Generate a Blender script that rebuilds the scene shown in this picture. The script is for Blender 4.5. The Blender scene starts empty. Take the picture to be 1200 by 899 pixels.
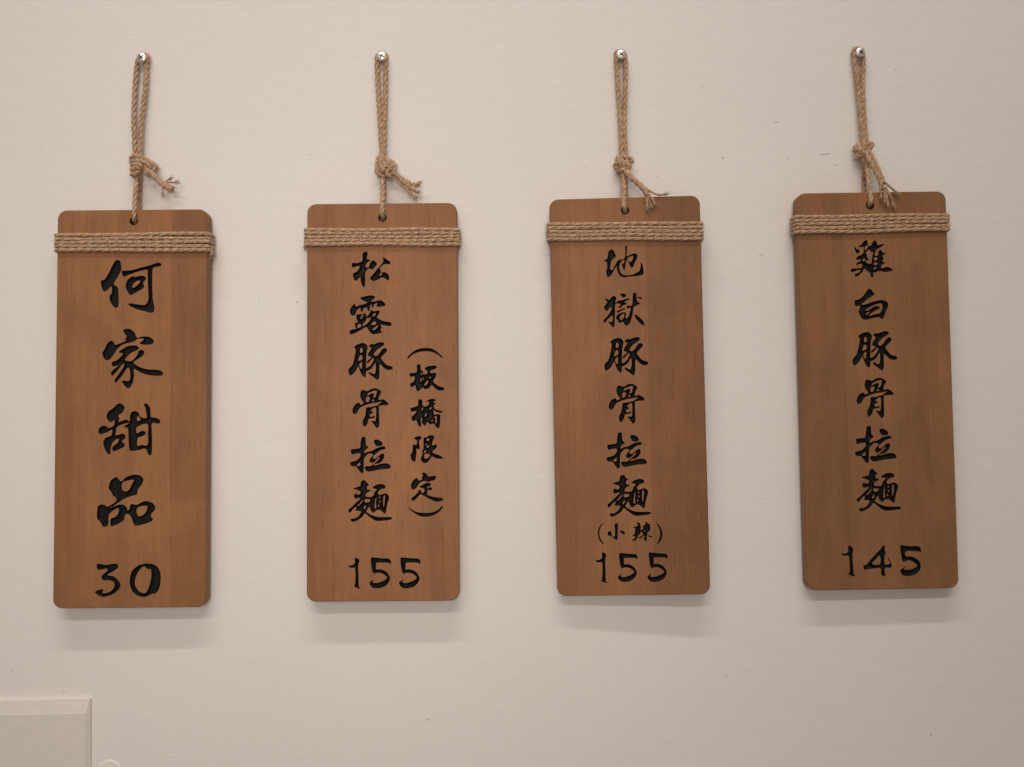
import bpy, bmesh, math, random
import numpy as np
from mathutils import Vector, Matrix
from mathutils.geometry import delaunay_2d_cdt

random.seed(7)
rng = np.random.default_rng(7)
scene = bpy.context.scene
C = scene.collection

# ------------------------------------------------------------------ camera
PW, PH = 1200.0, 899.0
DIST = 1.0
cam_data = bpy.data.cameras.new('camera')
cam_data.sensor_width = 36.0
cam_data.lens = 35.0
cam_data.clip_start = 0.01
cam_data.clip_end = 50.0
cam = bpy.data.objects.new('camera', cam_data)
C.objects.link(cam)
CAM_R = (Matrix.Rotation(math.radians(90 + 2.7), 3, 'X') @ Matrix.Rotation(math.radians(-0.7), 3, 'Z'))
CAM_P = Vector((0, -DIST, 0))
cam.matrix_world = Matrix.Translation(CAM_P) @ CAM_R.to_4x4()
scene.camera = cam

# ------------------------------------------------------------------ light (indoors: two rows of ceiling tubes, an added soft spot for the wall's falloff, room light)
world = bpy.data.worlds.new('World')
scene.world = world
world.use_nodes = True
bg = world.node_tree.nodes['Background']
bg.inputs[0].default_value = (1.0, 0.86, 0.74, 1)
bg.inputs[1].default_value = 0.205


def area(name, loc, target, sx, sy, power, col):
    d = bpy.data.lights.new(name, 'AREA')
    d.shape = 'RECTANGLE'
    d.size, d.size_y = sx, sy
    d.energy = power
    d.color = col
    o = bpy.data.objects.new(name, d)
    C.objects.link(o)
    o.location = loc
    o.rotation_euler = (Vector(target) - Vector(loc)).to_track_quat('-Z', 'Y').to_euler()
    return o


area('ceiling_tube_light', (-0.20, -1.22, 2.6), (-0.20, 0, 0.0), 2.2, 0.10, 30.0, (1.0, 0.90, 0.82))
area('ceiling_tube_light', (-0.25, -3.5, 2.6), (-0.25, 0, 0.0), 3.2, 0.14, 42.0, (1.0, 0.90, 0.82))
sd = bpy.data.lights.new('wall_falloff_spot', 'SPOT')  # added frontal lamp, no real fixture: its cone fades the wall towards the corners
sd.energy = 85.0
sd.color = (1.0, 0.885, 0.785)
sd.spot_size = math.radians(30)
sd.spot_blend = 1.0
sd.shadow_soft_size = 0.45
so = bpy.data.objects.new('wall_falloff_spot', sd)
C.objects.link(so)
so.location = (-0.10, -2.4, 0.22)
so.rotation_euler = (Vector((-0.19, 0, 0.02)) - Vector(so.location)).to_track_quat('-Z', 'Y').to_euler()

scene.view_settings.view_transform = 'Standard'
scene.view_settings.look = 'None'
scene.view_settings.exposure = 0.09
scene.view_settings.gamma = 1.0
scene.render.engine = 'CYCLES'
scene.render.resolution_x, scene.render.resolution_y = 1024, 767


# ------------------------------------------------------------------ helpers
def ray(px, py):
    sx = (px - PW / 2) / PW * 36.0 / 35.0
    sy = -(py - PH / 2) / PW * 36.0 / 35.0
    return CAM_R @ Vector((sx, sy, -1.0))


def at(px, py, h=0.0):
    """photo pixel -> point standing h metres off the wall (wall is y = 0)"""
    d = ray(px, py)
    t = (-h - CAM_P.y) / d.y
    return CAM_P + d * t


def on_plane(px, py, p0, n):
    d = ray(px, py)
    return CAM_P + d * ((p0 - CAM_P).dot(n) / d.dot(n))


def tag(o, label=None, cat=None, group=None, kind=None):
    if label: o['label'] = label
    if cat: o['category'] = cat
    if group: o['group'] = group
    if kind: o['kind'] = kind
    return o


def mesh_obj(name, verts, faces, mat, parent=None, smooth=False):
    me = bpy.data.meshes.new(name)
    me.from_pydata([tuple(v) for v in verts], [], faces)
    me.validate()
    if smooth:
        me.polygons.foreach_set('use_smooth', [True] * len(me.polygons))
    me.update()
    me.materials.append(mat)
    o = bpy.data.objects.new(name, me)
    C.objects.link(o)
    if parent is not None:
        o.parent = parent
    return o


class Nodes:
    def __init__(self, name):
        self.m = bpy.data.materials.new(name)
        self.m.use_nodes = True
        self.t = self.m.node_tree
        self.b = self.t.nodes['Principled BSDF']
        self.co = self.t.nodes.new('ShaderNodeTexCoord')

    def n(self, typ, _ins=None, **props):
        nd = self.t.nodes.new(typ)
        for k, v in props.items():
            setattr(nd, k, v)
        for k, v in (_ins or {}).items():
            if hasattr(v, 'is_output') or isinstance(v, bpy.types.NodeSocket):
                self.t.links.new(v, nd.inputs[k])
            else:
                nd.inputs[k].default_value = v
        return nd

    def coords(self, scale, loc=(0, 0, 0), out='Object', rot=(0, 0, 0)):
        mp = self.n('ShaderNodeMapping', {'Vector': self.co.outputs[out], 'Scale': scale, 'Location': loc, 'Rotation': rot})
        return mp.outputs[0]

    def noise(self, vec, scale, detail=4, rough=0.55, dist=0.0):
        return self.n('ShaderNodeTexNoise', {'Vector': vec, 'Scale': scale, 'Detail': detail, 'Roughness': rough, 'Distortion': dist}).outputs[0]

    def ramp(self, fac, stops, interp='LINEAR'):
        r = self.n('ShaderNodeValToRGB', {0: fac})
        r.color_ramp.interpolation = interp
        el = r.color_ramp.elements
        while len(el) < len(stops): el.new(0.5)
        for e, (p, c) in zip(el, stops):
            e.position = p
            e.color = c if len(c) == 4 else (*c, 1)
        return r.outputs[0]

    def mix(self, fac, a, b, mode='MIX'):
        nd = self.n('ShaderNodeMix', data_type='RGBA', blend_type=mode)
        for idx, v in ((0, fac), (6, a), (7, b)):
            if isinstance(v, bpy.types.NodeSocket): self.t.links.new(v, nd.inputs[idx])
            else: nd.inputs[idx].default_value = v if idx == 0 else (*v, 1)
        return nd.outputs[2]

    def math(self, op, a, b=0.0):
        return self.n('ShaderNodeMath', {0: a, 1: b}, operation=op).outputs[0]

    def bump(self, h, strength, dist, normal=None):
        ins = {'Height': h, 'Strength': strength, 'Distance': dist}
        if normal is not None: ins['Normal'] = normal
        return self.n('ShaderNodeBump', ins).outputs[0]

    def set(self, **k):
        for key, v in k.items():
            s = self.b.inputs[key.replace('_', ' ')]
            if isinstance(v, bpy.types.NodeSocket): self.t.links.new(v, s)
            else: s.default_value = v if not (isinstance(v, tuple) and len(v) == 3) else (*v, 1)
        return self.m


def grey(v): return (v, v, v, 1)


def mat_wall():
    N = Nodes('wall_paint')
    v = N.coords((1, 1, 1))
    blotch = N.noise(v, 5.0, 3)
    base = N.mix(blotch, (0.775, 0.752, 0.738), (0.815, 0.797, 0.785))
    speck = N.ramp(N.noise(v, 330.0, 1, 0.4), [(0.81, grey(0)), (0.84, grey(1))])
    base = N.mix(N.math('MULTIPLY', speck, 0.25), base, (0.45, 0.41, 0.37))
    streak = N.noise(N.coords((12, 12, 150)), 3.0, 4, 0.6)          # faint horizontal roller strokes
    fine = N.noise(v, 420.0, 3, 0.6)
    lump = N.noise(v, 60.0, 4, 0.6)
    h = N.math('ADD', N.math('MULTIPLY', streak, 0.26), N.math('ADD', N.math('MULTIPLY', fine, 0.45), N.math('MULTIPLY', lump, 1.15)))
    return N.set(Base_Color=base, Roughness=0.62, Normal=N.bump(h, 0.40, 0.0011))


def mat_wood(seed, tone, strips, grain_dark, joint=None):
    """brown stained, edge-glued board; strips = [(x position, brightness)] of the glued staves, x in 0..1 over the width"""
    N = Nodes('stained_wood')
    off = (seed * 3.7, seed * 1.9, seed * 0.8)
    warp = N.noise(N.coords((1, 1, 1), off), 9.0, 2)
    fig = N.noise(N.coords((30, 4.2, 8), off), 1.5, 4, 0.55, 1.6)     # broad figure
    grain = N.noise(N.coords((460, 13, 60), off), 1.0, 5, 0.75, 0.4)   # fine lines
    speck = N.noise(N.coords((1, 0.5, 1), off), 900.0, 2, 0.6)
    pore = N.ramp(N.noise(N.coords((900, 42, 200), off), 1.0, 2, 0.5), [(0.63, grey(0)), (0.74, grey(1))])
    fleck = N.ramp(N.noise(N.coords((420, 34, 90), (off[1], off[0], 0)), 1.0, 1, 0.4), [(0.80, grey(0)), (0.84, grey(1))])
    blot = N.noise(N.coords((1, 0.62, 1), off), 11.0, 5, 0.6, 1.2)
    cloud = N.noise(N.coords((1, 0.7, 1), (off[2], off[0], off[1])), 24.0, 4, 0.6, 0.8)
    a = tuple(c * 0.88 for c in tone); b = tuple(min(1, c * 1.10) for c in tone)
    col = N.mix(N.ramp(fig, [(0.30, grey(0)), (0.72, grey(1))]), a, b)
    col = N.mix(N.math('MULTIPLY', N.ramp(grain, [(0.35, grey(1)), (0.62, grey(0))]), 0.40), col, tuple(c * 0.62 for c in tone))
    col = N.mix(N.math('MULTIPLY', N.ramp(speck, [(0.42, grey(1)), (0.6, grey(0))]), 0.12), col, tuple(c * 0.5 for c in tone))
    col = N.mix(N.math('MULTIPLY', pore, grain_dark * 0.8), col, tuple(c * 0.33 for c in tone))
    col = N.mix(N.math('MULTIPLY', fleck, 0.7), col, tuple(c * 0.25 for c in tone))
    col = N.mix(N.math('MULTIPLY', N.ramp(blot, [(0.38, grey(1)), (0.60, grey(0))]), 0.40), col, (tone[0] * 0.56, tone[1] * 0.60, tone[2] * 0.68))
    col = N.mix(N.math('MULTIPLY', N.ramp(cloud, [(0.50, grey(0)), (0.72, grey(1))]), 0.22), col, (min(1, tone[0] * 1.25), tone[1] * 1.22, tone[2] * 1.12))
    sx = N.n('ShaderNodeSeparateXYZ', {0: N.coords((1 / 0.1490, 1, 1), (0.5, 0, 0))}).outputs[0]
    sx = N.math('ADD', sx, N.math('MULTIPLY', N.math('SUBTRACT', warp, 0.5), 0.012))
    st = N.ramp(sx, [(p, grey(v)) for p, v in strips], 'CONSTANT')
    col = N.mix(1.0, col, st, 'MULTIPLY')
    if joint:                                                           # finger joint across one stave
        x0, y0, below = joint
        sep = N.n('ShaderNodeSeparateXYZ', {0: N.co.outputs['Object']})
        zig = N.math('MULTIPLY', N.math('PINGPONG', N.math('ADD', sep.outputs[0], 1.0), 0.0022), 1.1)
        m_y = N.math('LESS_THAN', N.math('ADD', sep.outputs[1], zig), y0)
        m_x = N.math('GREATER_THAN', sx, x0)
        fac = N.math('MULTIPLY', m_y, m_x)
        col = N.mix(fac, col, N.mix(1.0, col, (below, below * 0.98, below * 0.95), 'MULTIPLY'))
    h = N.math('ADD', N.math('MULTIPLY', grain, 0.6), N.math('MULTIPLY', pore, -0.8))
    rough = N.math('ADD', N.math('MULTIPLY', fig, 0.12), 0.44)
    m = N.set(Base_Color=col, Roughness=rough, Normal=N.bump(h, 0.25, 0.0004))
    N.b.inputs['Specular IOR Level'].default_value = 0.2
    return m


def mat_carve():
    N = Nodes('black_carving_paint')
    v = N.coords((1, 1, 1))
    nz = N.noise(v, 260.0, 4)
    col = N.mix(nz, (0.0025, 0.0025, 0.003), (0.008, 0.007, 0.0065))
    N.b.inputs['Specular IOR Level'].default_value = 0.16
    return N.set(Base_Color=col, Roughness=0.55, Normal=N.bump(N.noise(v, 700.0, 3), 0.35, 0.0004))


def mat_rope():
    N = Nodes('jute_rope')
    v = N.coords((1, 1, 1))
    nz = N.noise(v, 340.0, 4, 0.65)
    big = N.noise(v, 40.0, 3)
    col = N.mix(N.ramp(nz, [(0.34, grey(0)), (0.66, grey(1))]), (0.28, 0.160, 0.086), (0.65, 0.445, 0.295))
    col = N.mix(N.math('MULTIPLY', big, 0.35), col, (0.52, 0.345, 0.205))
    m = N.set(Base_Color=col, Roughness=0.88, Normal=N.bump(N.noise(v, 900.0, 3), 0.6, 0.0006))
    N.b.inputs['Specular IOR Level'].default_value = 0.2
    N.b.inputs['Sheen Weight'].default_value = 0.25
    return m


def mat_simple(name, col, rough, metal=0.0, bump=0.0, scale=300.0):
    N = Nodes(name)
    v = N.coords((1, 1, 1))
    nz = N.noise(v, scale, 3)
    c = N.mix(nz, tuple(x * 0.9 for x in col), tuple(min(1, x * 1.06) for x in col))
    return N.set(Base_Color=c, Roughness=rough, Metallic=metal, Normal=N.bump(nz, bump, 0.0005))


M_WALL = mat_wall()
M_CARVE = mat_carve()
M_ROPE = mat_rope()
M_ZINC = mat_simple('zinc_plated_steel', (0.88, 0.87, 0.84), 0.40, 1.0, 0.15, 900.0)
M_SLOT = mat_simple('dark_screw_recess', (0.03, 0.03, 0.03), 0.6, 0.6)
M_PLASTIC = mat_simple('white_plastic', (0.74, 0.71, 0.67), 0.42, 0.0, 0.04, 120.0)
M_CHIP = mat_simple('paint_chip_grey', (0.50, 0.465, 0.43), 0.9, 0.0, 0.3)

# ------------------------------------------------------------------ wall
me = bpy.data.meshes.new('wall')
bm = bmesh.new()
bmesh.ops.create_cube(bm, size=1.0, matrix=Matrix.Translation((0, 0.05, 0)) @ Matrix.Diagonal((3.2, 0.1, 2.6, 1)))
bm.to_mesh(me); bm.free()
me.materials.append(M_WALL)
wall = bpy.data.objects.new('wall', me)
C.objects.link(wall)
wall['kind'] = 'structure'

# small dents, scuffs and chips in the paint: (photo x, y, length px, width px, tilt deg)
CHIPS = [(847, 185, 5, 1.6, 35), (923.5, 186.5, 2.6, 1.2, 0), (940, 183, 2.6, 1, 30), (967, 180.5, 20, 1.1, 4), (979, 193, 3.4, 1.6, 50),
         (921.5, 207, 1.8, 1.3, 0), (823, 101.5, 2, 1.4, 70), (770.5, 207, 3.4, 1.3, -40), (822, 101, 1.6, 1.6, 0), (910, 143, 9, 0.9, 6),
         (348, 354, 3.4, 2.0, 60), (303.5, 352.5, 2.4, 1.4, 0), (581, 373, 2.4, 1.2, 20), (892, 298.5, 8, 0.9, 0), (686.5, 194.5, 2.2, 1.1, 0),
         (75, 812, 2.8, 1.6, 10), (13.5, 786.5, 3.4, 1.2, -30), (851, 792.5, 2.0, 3.4, 10), (502, 843, 8, 2.2, -25), (1113, 778, 1.8, 1.4, 0),
         (1091, 861, 2.0, 3.6, 0), (1015, 190, 2.0, 1.4, 0), (1038, 184.5, 2.0, 1.2, 0), (958, 199, 1.8, 1.0, 0), (636, 152, 1.6, 1.1, 0),
         (365, 181, 2.2, 1.2, 60), (1049, 81, 2.2, 1.0, 0), (1137, 376, 2.2, 1.3, 40), (225, 210, 1.6, 1.0, 0), (48, 172, 1.8, 1.0, 0)]
for cx, cy, L, W, ang in CHIPS:
    p = at(cx, cy, 0.0)
    k = 0.000857
    n = 10
    vs, ca, sa = [], math.cos(math.radians(ang)), math.sin(math.radians(ang))
    for ring, hh in ((1.0, -0.0003), (0.55, 0.00035)):
        for i in range(n):
            a = 2 * math.pi * i / n
            r = ring * random.uniform(0.7, 1.15)
            x, z = math.cos(a) * L * 0.5 * k * r, math.sin(a) * W * 0.5 * k * r
            vs.append((p.x + x * ca - z * sa, -hh, p.z + x * sa + z * ca))
    fs = [(i, (i + 1) % n, n + (i + 1) % n, n + i) for i in range(n)] + [tuple(range(n, 2 * n))]
    mesh_obj('paint_chip', vs, fs, M_CHIP, wall, True)

# ------------------------------------------------------------------ carved lettering, traced as outlines
# G[name] = (x0, y0, zoom, [outlines], [holes])
def P(s):
    v = [float(a) for a in s.replace(',', ' ').split()]
    return list(zip(v[0::2], v[1::2]))


G = {}
def glyph(name, x0, y0, s, outs, holes=()):
    f = lambda poly: [(x0 + x / s, y0 + y / s) for x, y in P(poly)]
    G[name] = ([f(o) for o in outs], [f(h) for h in holes])


glyph('he', 105, 295, 10.58, [
    '300 140 335 105 375 115 388 160 390 230 350 310 310 375 305 410 345 440 358 500 360 650 345 690 315 695 275 655 250 595 250 545 275 510 272 435 255 440 215 480 180 495 155 460 138 380 150 355 190 340 250 240',
    '400 240 450 235 540 225 640 195 740 172 830 140 870 138 890 160 875 180 820 190 785 210 778 300 778 420 785 600 802 680 795 740 760 758 690 740 590 715 510 680 478 650 510 640 600 655 680 660 715 630 730 560 722 400 720 260 715 225 650 235 560 260 480 290 425 312 405 280',
    '455 385 475 345 545 298 555 315 640 298 690 310 698 340 665 385 675 440 640 470 570 510 510 540 480 510 450 445'],
    ['530 430 545 395 590 365 625 360 620 385 580 425 545 450'])
glyph('jia', 105, 380, 10.58, [
    '418 75 465 55 510 65 560 110 585 165 650 155 730 155 785 190 795 225 760 250 690 255 630 245 620 232 650 210 672 185 640 178 590 185 550 215 500 230 420 250 350 300 310 360 260 425 220 448 180 425 158 360 180 320 220 240 265 205 300 225 315 255 370 240 450 205 437 180 460 155 435 115',
    '365 340 400 315 480 270 570 265 612 290 590 320 510 360 450 420 440 445 500 460 540 440 590 380 610 330 650 318 678 345 660 390 590 440 545 475 620 530 720 560 840 565 895 585 910 620 880 638 760 635 660 610 590 575 550 555 550 640 535 720 505 780 470 795 435 765 402 715 415 700 480 705 500 680 505 610 490 550 465 545 400 640 340 710 315 728 310 690 360 620 410 550 430 495 405 500 350 570 285 640 265 615 280 580 340 530 355 510 300 525 275 505 280 470 340 445 400 390 410 360 375 355'])
glyph('tian', 100, 465, 11.24, [
    '280 260 300 200 360 155 420 100 465 88 510 125 515 155 490 205 430 250 450 290 435 330 480 320 520 302 560 310 580 340 500 360 420 400 405 450 400 505 440 500 490 485 525 510 520 550 480 590 515 620 510 660 460 685 385 718 355 700 360 660 420 610 445 560 400 565 350 620 335 690 330 755 300 755 265 705 240 630 240 580 270 540 340 510 350 440 280 470 195 495 172 465 180 420 220 385 275 385 300 410 370 385 385 330 375 310 340 335 300 310',
    '590 240 615 200 660 190 705 215 715 255 770 280 810 270 790 150 768 105 790 88 825 100 855 160 865 265 920 275 975 300 990 330 960 355 880 350 875 450 880 560 875 740 850 775 825 745 790 685 690 705 610 715 580 690 570 570 560 420 515 405 515 385 580 340'],
    ['680 290 690 255 730 300 685 320', '680 400 815 360 825 500 820 635 740 635 685 645 690 545 740 525 795 490 780 455 740 450 680 480'])
glyph('pin', 100, 545, 11.24, [
    '320 240 340 200 400 160 420 165 470 215 530 165 620 130 690 130 745 155 765 200 740 260 690 330 680 385 620 405 530 435 450 485 400 520 360 550 300 560 300 545 350 520 410 470 400 430 360 400 345 360 308 310',
    '155 590 165 545 200 522 250 525 290 550 340 560 430 525 500 525 545 560 555 600 580 580 600 515 650 520 690 520 750 485 820 478 890 505 920 550 910 600 870 640 865 680 890 720 860 745 770 780 670 800 635 770 610 700 580 655 545 645 520 665 510 720 460 760 390 795 340 808 330 770 335 710 400 680 435 630 440 575 400 580 330 630 305 680 300 790 255 815 225 805 195 745 155 705'],
    ['480 270 500 225 560 205 620 195 640 205 610 260 580 320 530 350 490 330', '675 600 700 555 760 540 815 545 810 590 780 640 720 675 690 660'])
glyph('three', 40, 620, 5, ['370 205 420 210 480 203 492 225 460 250 430 270 470 280 505 320 495 355 455 385 400 398 365 380 360 365 405 352 400 375 440 370 470 340 465 310 430 300 405 300 395 275 430 245 420 232 375 240'])
glyph('zero', 40, 620, 5, ['560 300 575 245 620 210 680 203 720 220 740 260 738 330 715 375 690 380 650 398 605 390 570 355'],
      ['590 320 605 260 640 220 665 235 685 240 685 290 670 345 650 375 615 365'])
glyph('song', 395, 285, 15, [
    '455 175 490 150 525 155 540 190 525 250 530 285 575 290 580 310 540 335 510 370 500 415 525 430 560 415 575 365 630 300 680 335 700 375 660 425 615 465 575 450 545 450 515 490 495 530 495 640 490 740 470 780 440 740 415 660 412 600 360 645 310 660 290 620 275 565 290 525 340 505 390 440 390 400 330 415 275 430 258 385 275 345 345 350 440 315 445 230',
    '805 250 860 280 915 315 942 350 910 372 830 372 780 410 750 440 768 480 770 520 735 570 790 560 785 515 850 515 900 555 918 600 905 655 870 640 820 610 770 610 710 645 640 665 590 640 588 600 640 540 720 440 780 370 815 320'])
glyph('lu', 395, 340, 15, [
    '405 130 450 120 540 100 590 92 640 100 672 130 640 160 600 190 620 205 690 190 760 180 810 205 852 250 840 275 790 290 720 295 690 280 710 235 690 230 650 260 640 300 615 310 600 250 580 290 575 350 555 372 535 350 520 310 470 320 445 385 425 380 410 320 385 325 345 365 320 430 285 452 245 435 228 390 235 330 270 275 310 240 335 290 390 265 450 255 520 230 525 210 480 195 430 165',
    '600 350 640 372 690 365 735 360 748 385 730 430 700 480 760 520 840 550 930 565 962 600 935 630 870 628 800 612 765 610 782 650 765 700 785 740 740 765 630 775 570 730 520 655 470 670 400 715 320 755 250 782 215 750 235 705 330 680 420 655 470 625 540 575 600 490 530 500 520 470 575 400',
    '335 460 355 430 420 425 480 408 510 430 515 510 480 575 460 590 450 630 460 650 400 690 350 690 315 625 320 580 365 560 345 510'],
    ['625 450 655 405 680 420 650 465', '600 605 650 550 690 580 670 605 625 615', '625 690 690 635 720 625 700 665 650 705', '408 500 440 440 465 435 450 475 420 510', '355 630 380 598 415 605 420 640 380 668 360 655'])
glyph('tun', 395, 395, 15, [
    '298 180 340 140 420 108 480 110 525 145 538 190 522 260 512 400 510 560 505 690 480 705 440 670 400 590 375 520 330 590 290 640 240 675 210 650 200 580 220 545 270 490 300 390 325 260 325 205',
    '560 155 600 125 650 125 740 92 800 92 832 125 800 160 740 200 700 230 650 290 645 315 690 335 740 290 800 210 845 195 882 230 850 280 800 330 775 375 830 450 880 495 945 510 980 545 950 575 890 578 830 550 755 480 745 570 745 680 730 740 700 755 650 715 580 665 555 630 570 615 640 650 665 640 680 570 675 465 660 470 610 550 540 595 500 600 490 560 550 530 600 485 645 400 630 375 560 445 530 465 525 430 590 370 600 350 555 340 545 300 580 240 605 190 575 180'],
    ['405 275 408 205 425 190 450 215 445 265', '370 415 395 340 425 320 445 350 440 395 400 415', '390 480 430 440 440 450 435 550 420 555 400 520'])
glyph('gu', 395, 450, 15, [
    '430 115 460 105 530 125 600 90 660 75 720 90 778 140 755 185 735 240 735 285 800 270 860 300 905 350 880 372 800 375 725 388 715 370 750 345 785 310 700 330 600 345 500 375 410 415 375 460 350 510 305 533 275 505 272 450 300 385 350 340 400 335 410 365 470 335 440 295 410 230 410 160',
    '520 415 600 405 670 385 730 385 735 470 740 600 740 730 705 778 675 755 640 700 600 655 640 650 675 645 685 560 685 430 650 420 595 465 600 480 640 495 635 510 585 530 580 565 610 580 640 560 665 575 655 595 590 610 555 620 540 680 510 735 475 752 455 710 455 640 490 570 505 480'],
    ['530 190 570 150 690 115 690 180 670 235 635 235 655 190 640 165 600 170 545 200', '510 310 515 240 545 228 575 240 565 290 545 315', '615 300 630 270 650 280 650 300 630 308'])
glyph('la', 395, 505, 15, [
    '430 125 465 105 500 120 508 240 550 290 520 315 480 360 482 395 540 365 610 352 690 305 790 275 835 275 852 310 820 330 760 345 700 390 640 440 640 480 670 490 730 440 790 400 825 410 830 450 800 520 740 570 690 580 650 600 620 625 600 612 660 570 740 490 745 465 720 475 660 545 610 565 575 540 575 500 620 440 625 410 560 400 520 430 475 490 468 600 465 715 435 745 400 715 335 630 280 625 245 610 228 570 255 545 340 520 400 465 412 430 400 395 330 400 270 418 248 390 248 330 300 318 400 300 412 220',
    '485 640 520 620 600 620 700 600 790 575 870 570 920 595 942 635 910 665 800 675 700 690 600 712 540 715 500 685',
    '645 175 680 150 740 165 795 210 790 255 745 270 690 265 660 220'],
    ['345 605 395 560 408 565 405 610 380 618'])
glyph('mian', 395, 560, 15, [
    '415 85 440 48 490 45 515 80 560 120 530 150 525 190 545 210 580 208 585 230 540 255 510 280 500 320 530 335 610 335 640 320 640 370 640 420 600 500 560 520 530 560 520 600 600 650 700 685 820 690 940 690 968 712 940 735 820 755 700 760 640 735 560 680 490 630 440 690 370 740 280 778 240 745 255 715 310 715 370 680 415 620 420 590 330 575 340 530 330 510 280 555 235 610 205 600 200 560 250 520 330 440 410 365 380 355 330 370 300 340 300 300 325 280 370 295 400 285 410 240 340 210 280 188 350 165 410 140',
    '620 175 660 140 730 112 800 112 852 150 830 185 770 205 720 260 740 300 800 285 860 275 905 310 915 360 890 440 870 530 855 610 835 632 800 600 750 565 690 575 640 615 600 580 580 530 590 420 620 370 620 330 650 290 650 260 690 220 690 200 645 190'],
    ['362 490 400 450 440 400 455 395 440 430 400 475 370 495', '465 545 475 510 505 490 505 515 480 550', '480 395 520 375 580 385 570 420 510 435', '660 530 665 440 680 360 690 370 680 450 690 520 675 540', '815 500 810 400 815 330 840 310 840 380 825 500', '735 340 755 335 755 360 738 360', '740 410 760 405 760 430 742 432', '722 485 740 478 745 500 728 510'])
glyph('one', 395, 640, 10.91, ['225 155 260 155 285 185 272 250 275 400 280 510 302 542 260 540 218 515 230 480 235 380 228 280 190 280 148 268 145 250 190 245 228 215'])
FIVE = '432 155 460 145 560 155 660 162 688 195 680 235 660 215 600 212 505 215 500 260 500 298 560 298 630 330 672 390 672 440 630 500 560 535 480 540 435 515 415 470 440 445 472 425 455 465 520 470 600 440 640 405 610 370 560 345 500 345 480 357 455 335 440 260'
glyph('five', 395, 640, 10.91, [FIVE])
glyph('five_b', 395 + 378 / 10.91, 640, 10.91, [FIVE])
glyph('open_v', 465, 400, 13.83, ['165 275 220 205 300 145 390 115 470 108 560 118 640 160 710 220 748 265 725 265 660 215 580 178 500 162 430 165 340 180 260 215 195 275'])
glyph('ban', 465, 400, 13.83, [
    '322 395 345 375 380 380 388 415 388 460 425 490 430 530 480 530 500 490 470 470 455 440 490 410 570 395 625 395 650 425 610 455 560 470 540 500 560 515 620 510 640 535 625 590 590 650 640 700 700 735 750 745 772 770 750 795 690 800 630 770 565 710 530 750 490 775 440 770 425 745 405 770 380 775 370 800 340 812 318 790 305 740 300 715 245 745 215 715 225 680 270 655 290 600 280 570 225 578 208 550 215 515 270 515 325 490'],
    ['380 650 390 600 405 600 400 640 385 660', '420 615 435 590 440 605 425 625', '445 705 470 665 500 640 510 660 480 705 455 718', '525 595 545 570 555 580 535 605', '390 540 405 510 415 520 400 550'])
glyph('qiao', 465, 455, 16.34, [
    '410 240 440 210 475 215 492 250 490 320 540 350 590 330 620 290 610 262 552 255 600 225 670 203 735 212 740 240 700 265 735 285 735 310 710 330 715 370 750 410 810 425 860 440 885 462 840 472 770 460 720 430 700 400 705 440 710 505 770 500 830 510 832 620 815 745 785 770 750 735 720 690 690 680 650 695 610 670 585 640 565 690 540 718 500 690 480 640 490 600 460 560 465 650 470 715 445 738 410 700 385 635 360 610 320 635 290 610 283 560 310 525 365 470 370 435 300 450 265 430 262 390 290 372 370 350 410 320'],
    ['475 430 485 380 502 375 500 405 485 432', '535 550 545 500 560 480 575 490 560 530', '612 410 640 375 665 365 655 395 620 415', '710 550 760 540 765 600 760 668 740 660 740 580', '655 635 675 608 695 610 680 635'])
glyph('xian', 465, 505, 17.14, [
    '345 155 380 120 450 105 492 120 490 160 455 190 450 260 462 330 445 380 420 370 395 360 395 450 380 560 370 610 340 620 305 595 285 550 275 480 310 430 320 300 340 272 380 290 395 270 405 200 380 175',
    '540 140 590 130 640 95 700 88 750 105 745 160 720 210 715 290 790 272 805 310 780 360 715 420 780 465 870 495 928 545 900 562 800 555 740 530 705 515 660 580 600 640 550 650 505 620 480 560 500 510 520 430 500 400 530 370 535 250'],
    ['555 545 555 480 580 460 640 470 668 490 640 530 590 560', '600 195 605 165 640 150 655 165 640 195', '580 290 588 255 602 270 598 295', '600 335 610 310 640 290 650 305 625 340', '548 430 570 395 595 395 570 440'])
glyph('ding', 465, 550, 14.5, [
    '425 70 460 55 510 80 535 125 600 115 650 112 668 140 645 180 580 200 520 215 480 200 430 210 390 230 370 260 330 320 280 345 248 320 242 260 270 200 330 148 355 155 365 190 430 170 422 135 445 110',
    '380 295 430 270 500 232 560 235 580 265 540 300 580 308 605 330 570 358 525 350 520 425 570 455 680 480 770 490 790 515 760 540 680 550 610 530 520 485 440 440 405 425 350 480 290 532 250 525 250 495 300 450 355 395 375 348 405 360 425 395 455 400 470 340 420 318'],
    ['515 315 530 295 545 305 530 325'])
glyph('close_v', 465, 550, 14.5, ['185 632 230 665 290 705 370 732 490 742 600 732 690 695 750 640 795 622 760 680 690 745 600 790 490 808 390 795 300 745 230 690'])
glyph('di', 695, 280, 15, [
    '270 230 300 195 330 183 365 210 385 265 410 300 370 340 325 380 310 440 300 530 340 545 380 470 440 380 490 365 550 340 565 250 565 140 580 120 598 135 595 220 590 300 640 285 710 258 760 262 780 290 765 360 730 430 705 490 675 508 650 480 635 440 600 385 585 380 570 470 555 545 540 548 525 510 500 440 480 420 465 470 470 560 510 620 580 640 690 630 760 595 815 560 835 480 845 405 870 460 885 540 885 610 850 640 760 655 640 665 540 675 480 655 440 600 420 530 415 480 380 530 330 620 285 670 250 665 235 600 225 560 245 530 245 430 225 400 185 385 245 350 260 290'],
    ['490 400 545 372 548 400 530 440 510 430', '600 350 640 320 690 300 705 310 695 360 660 405 630 400'])
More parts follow.
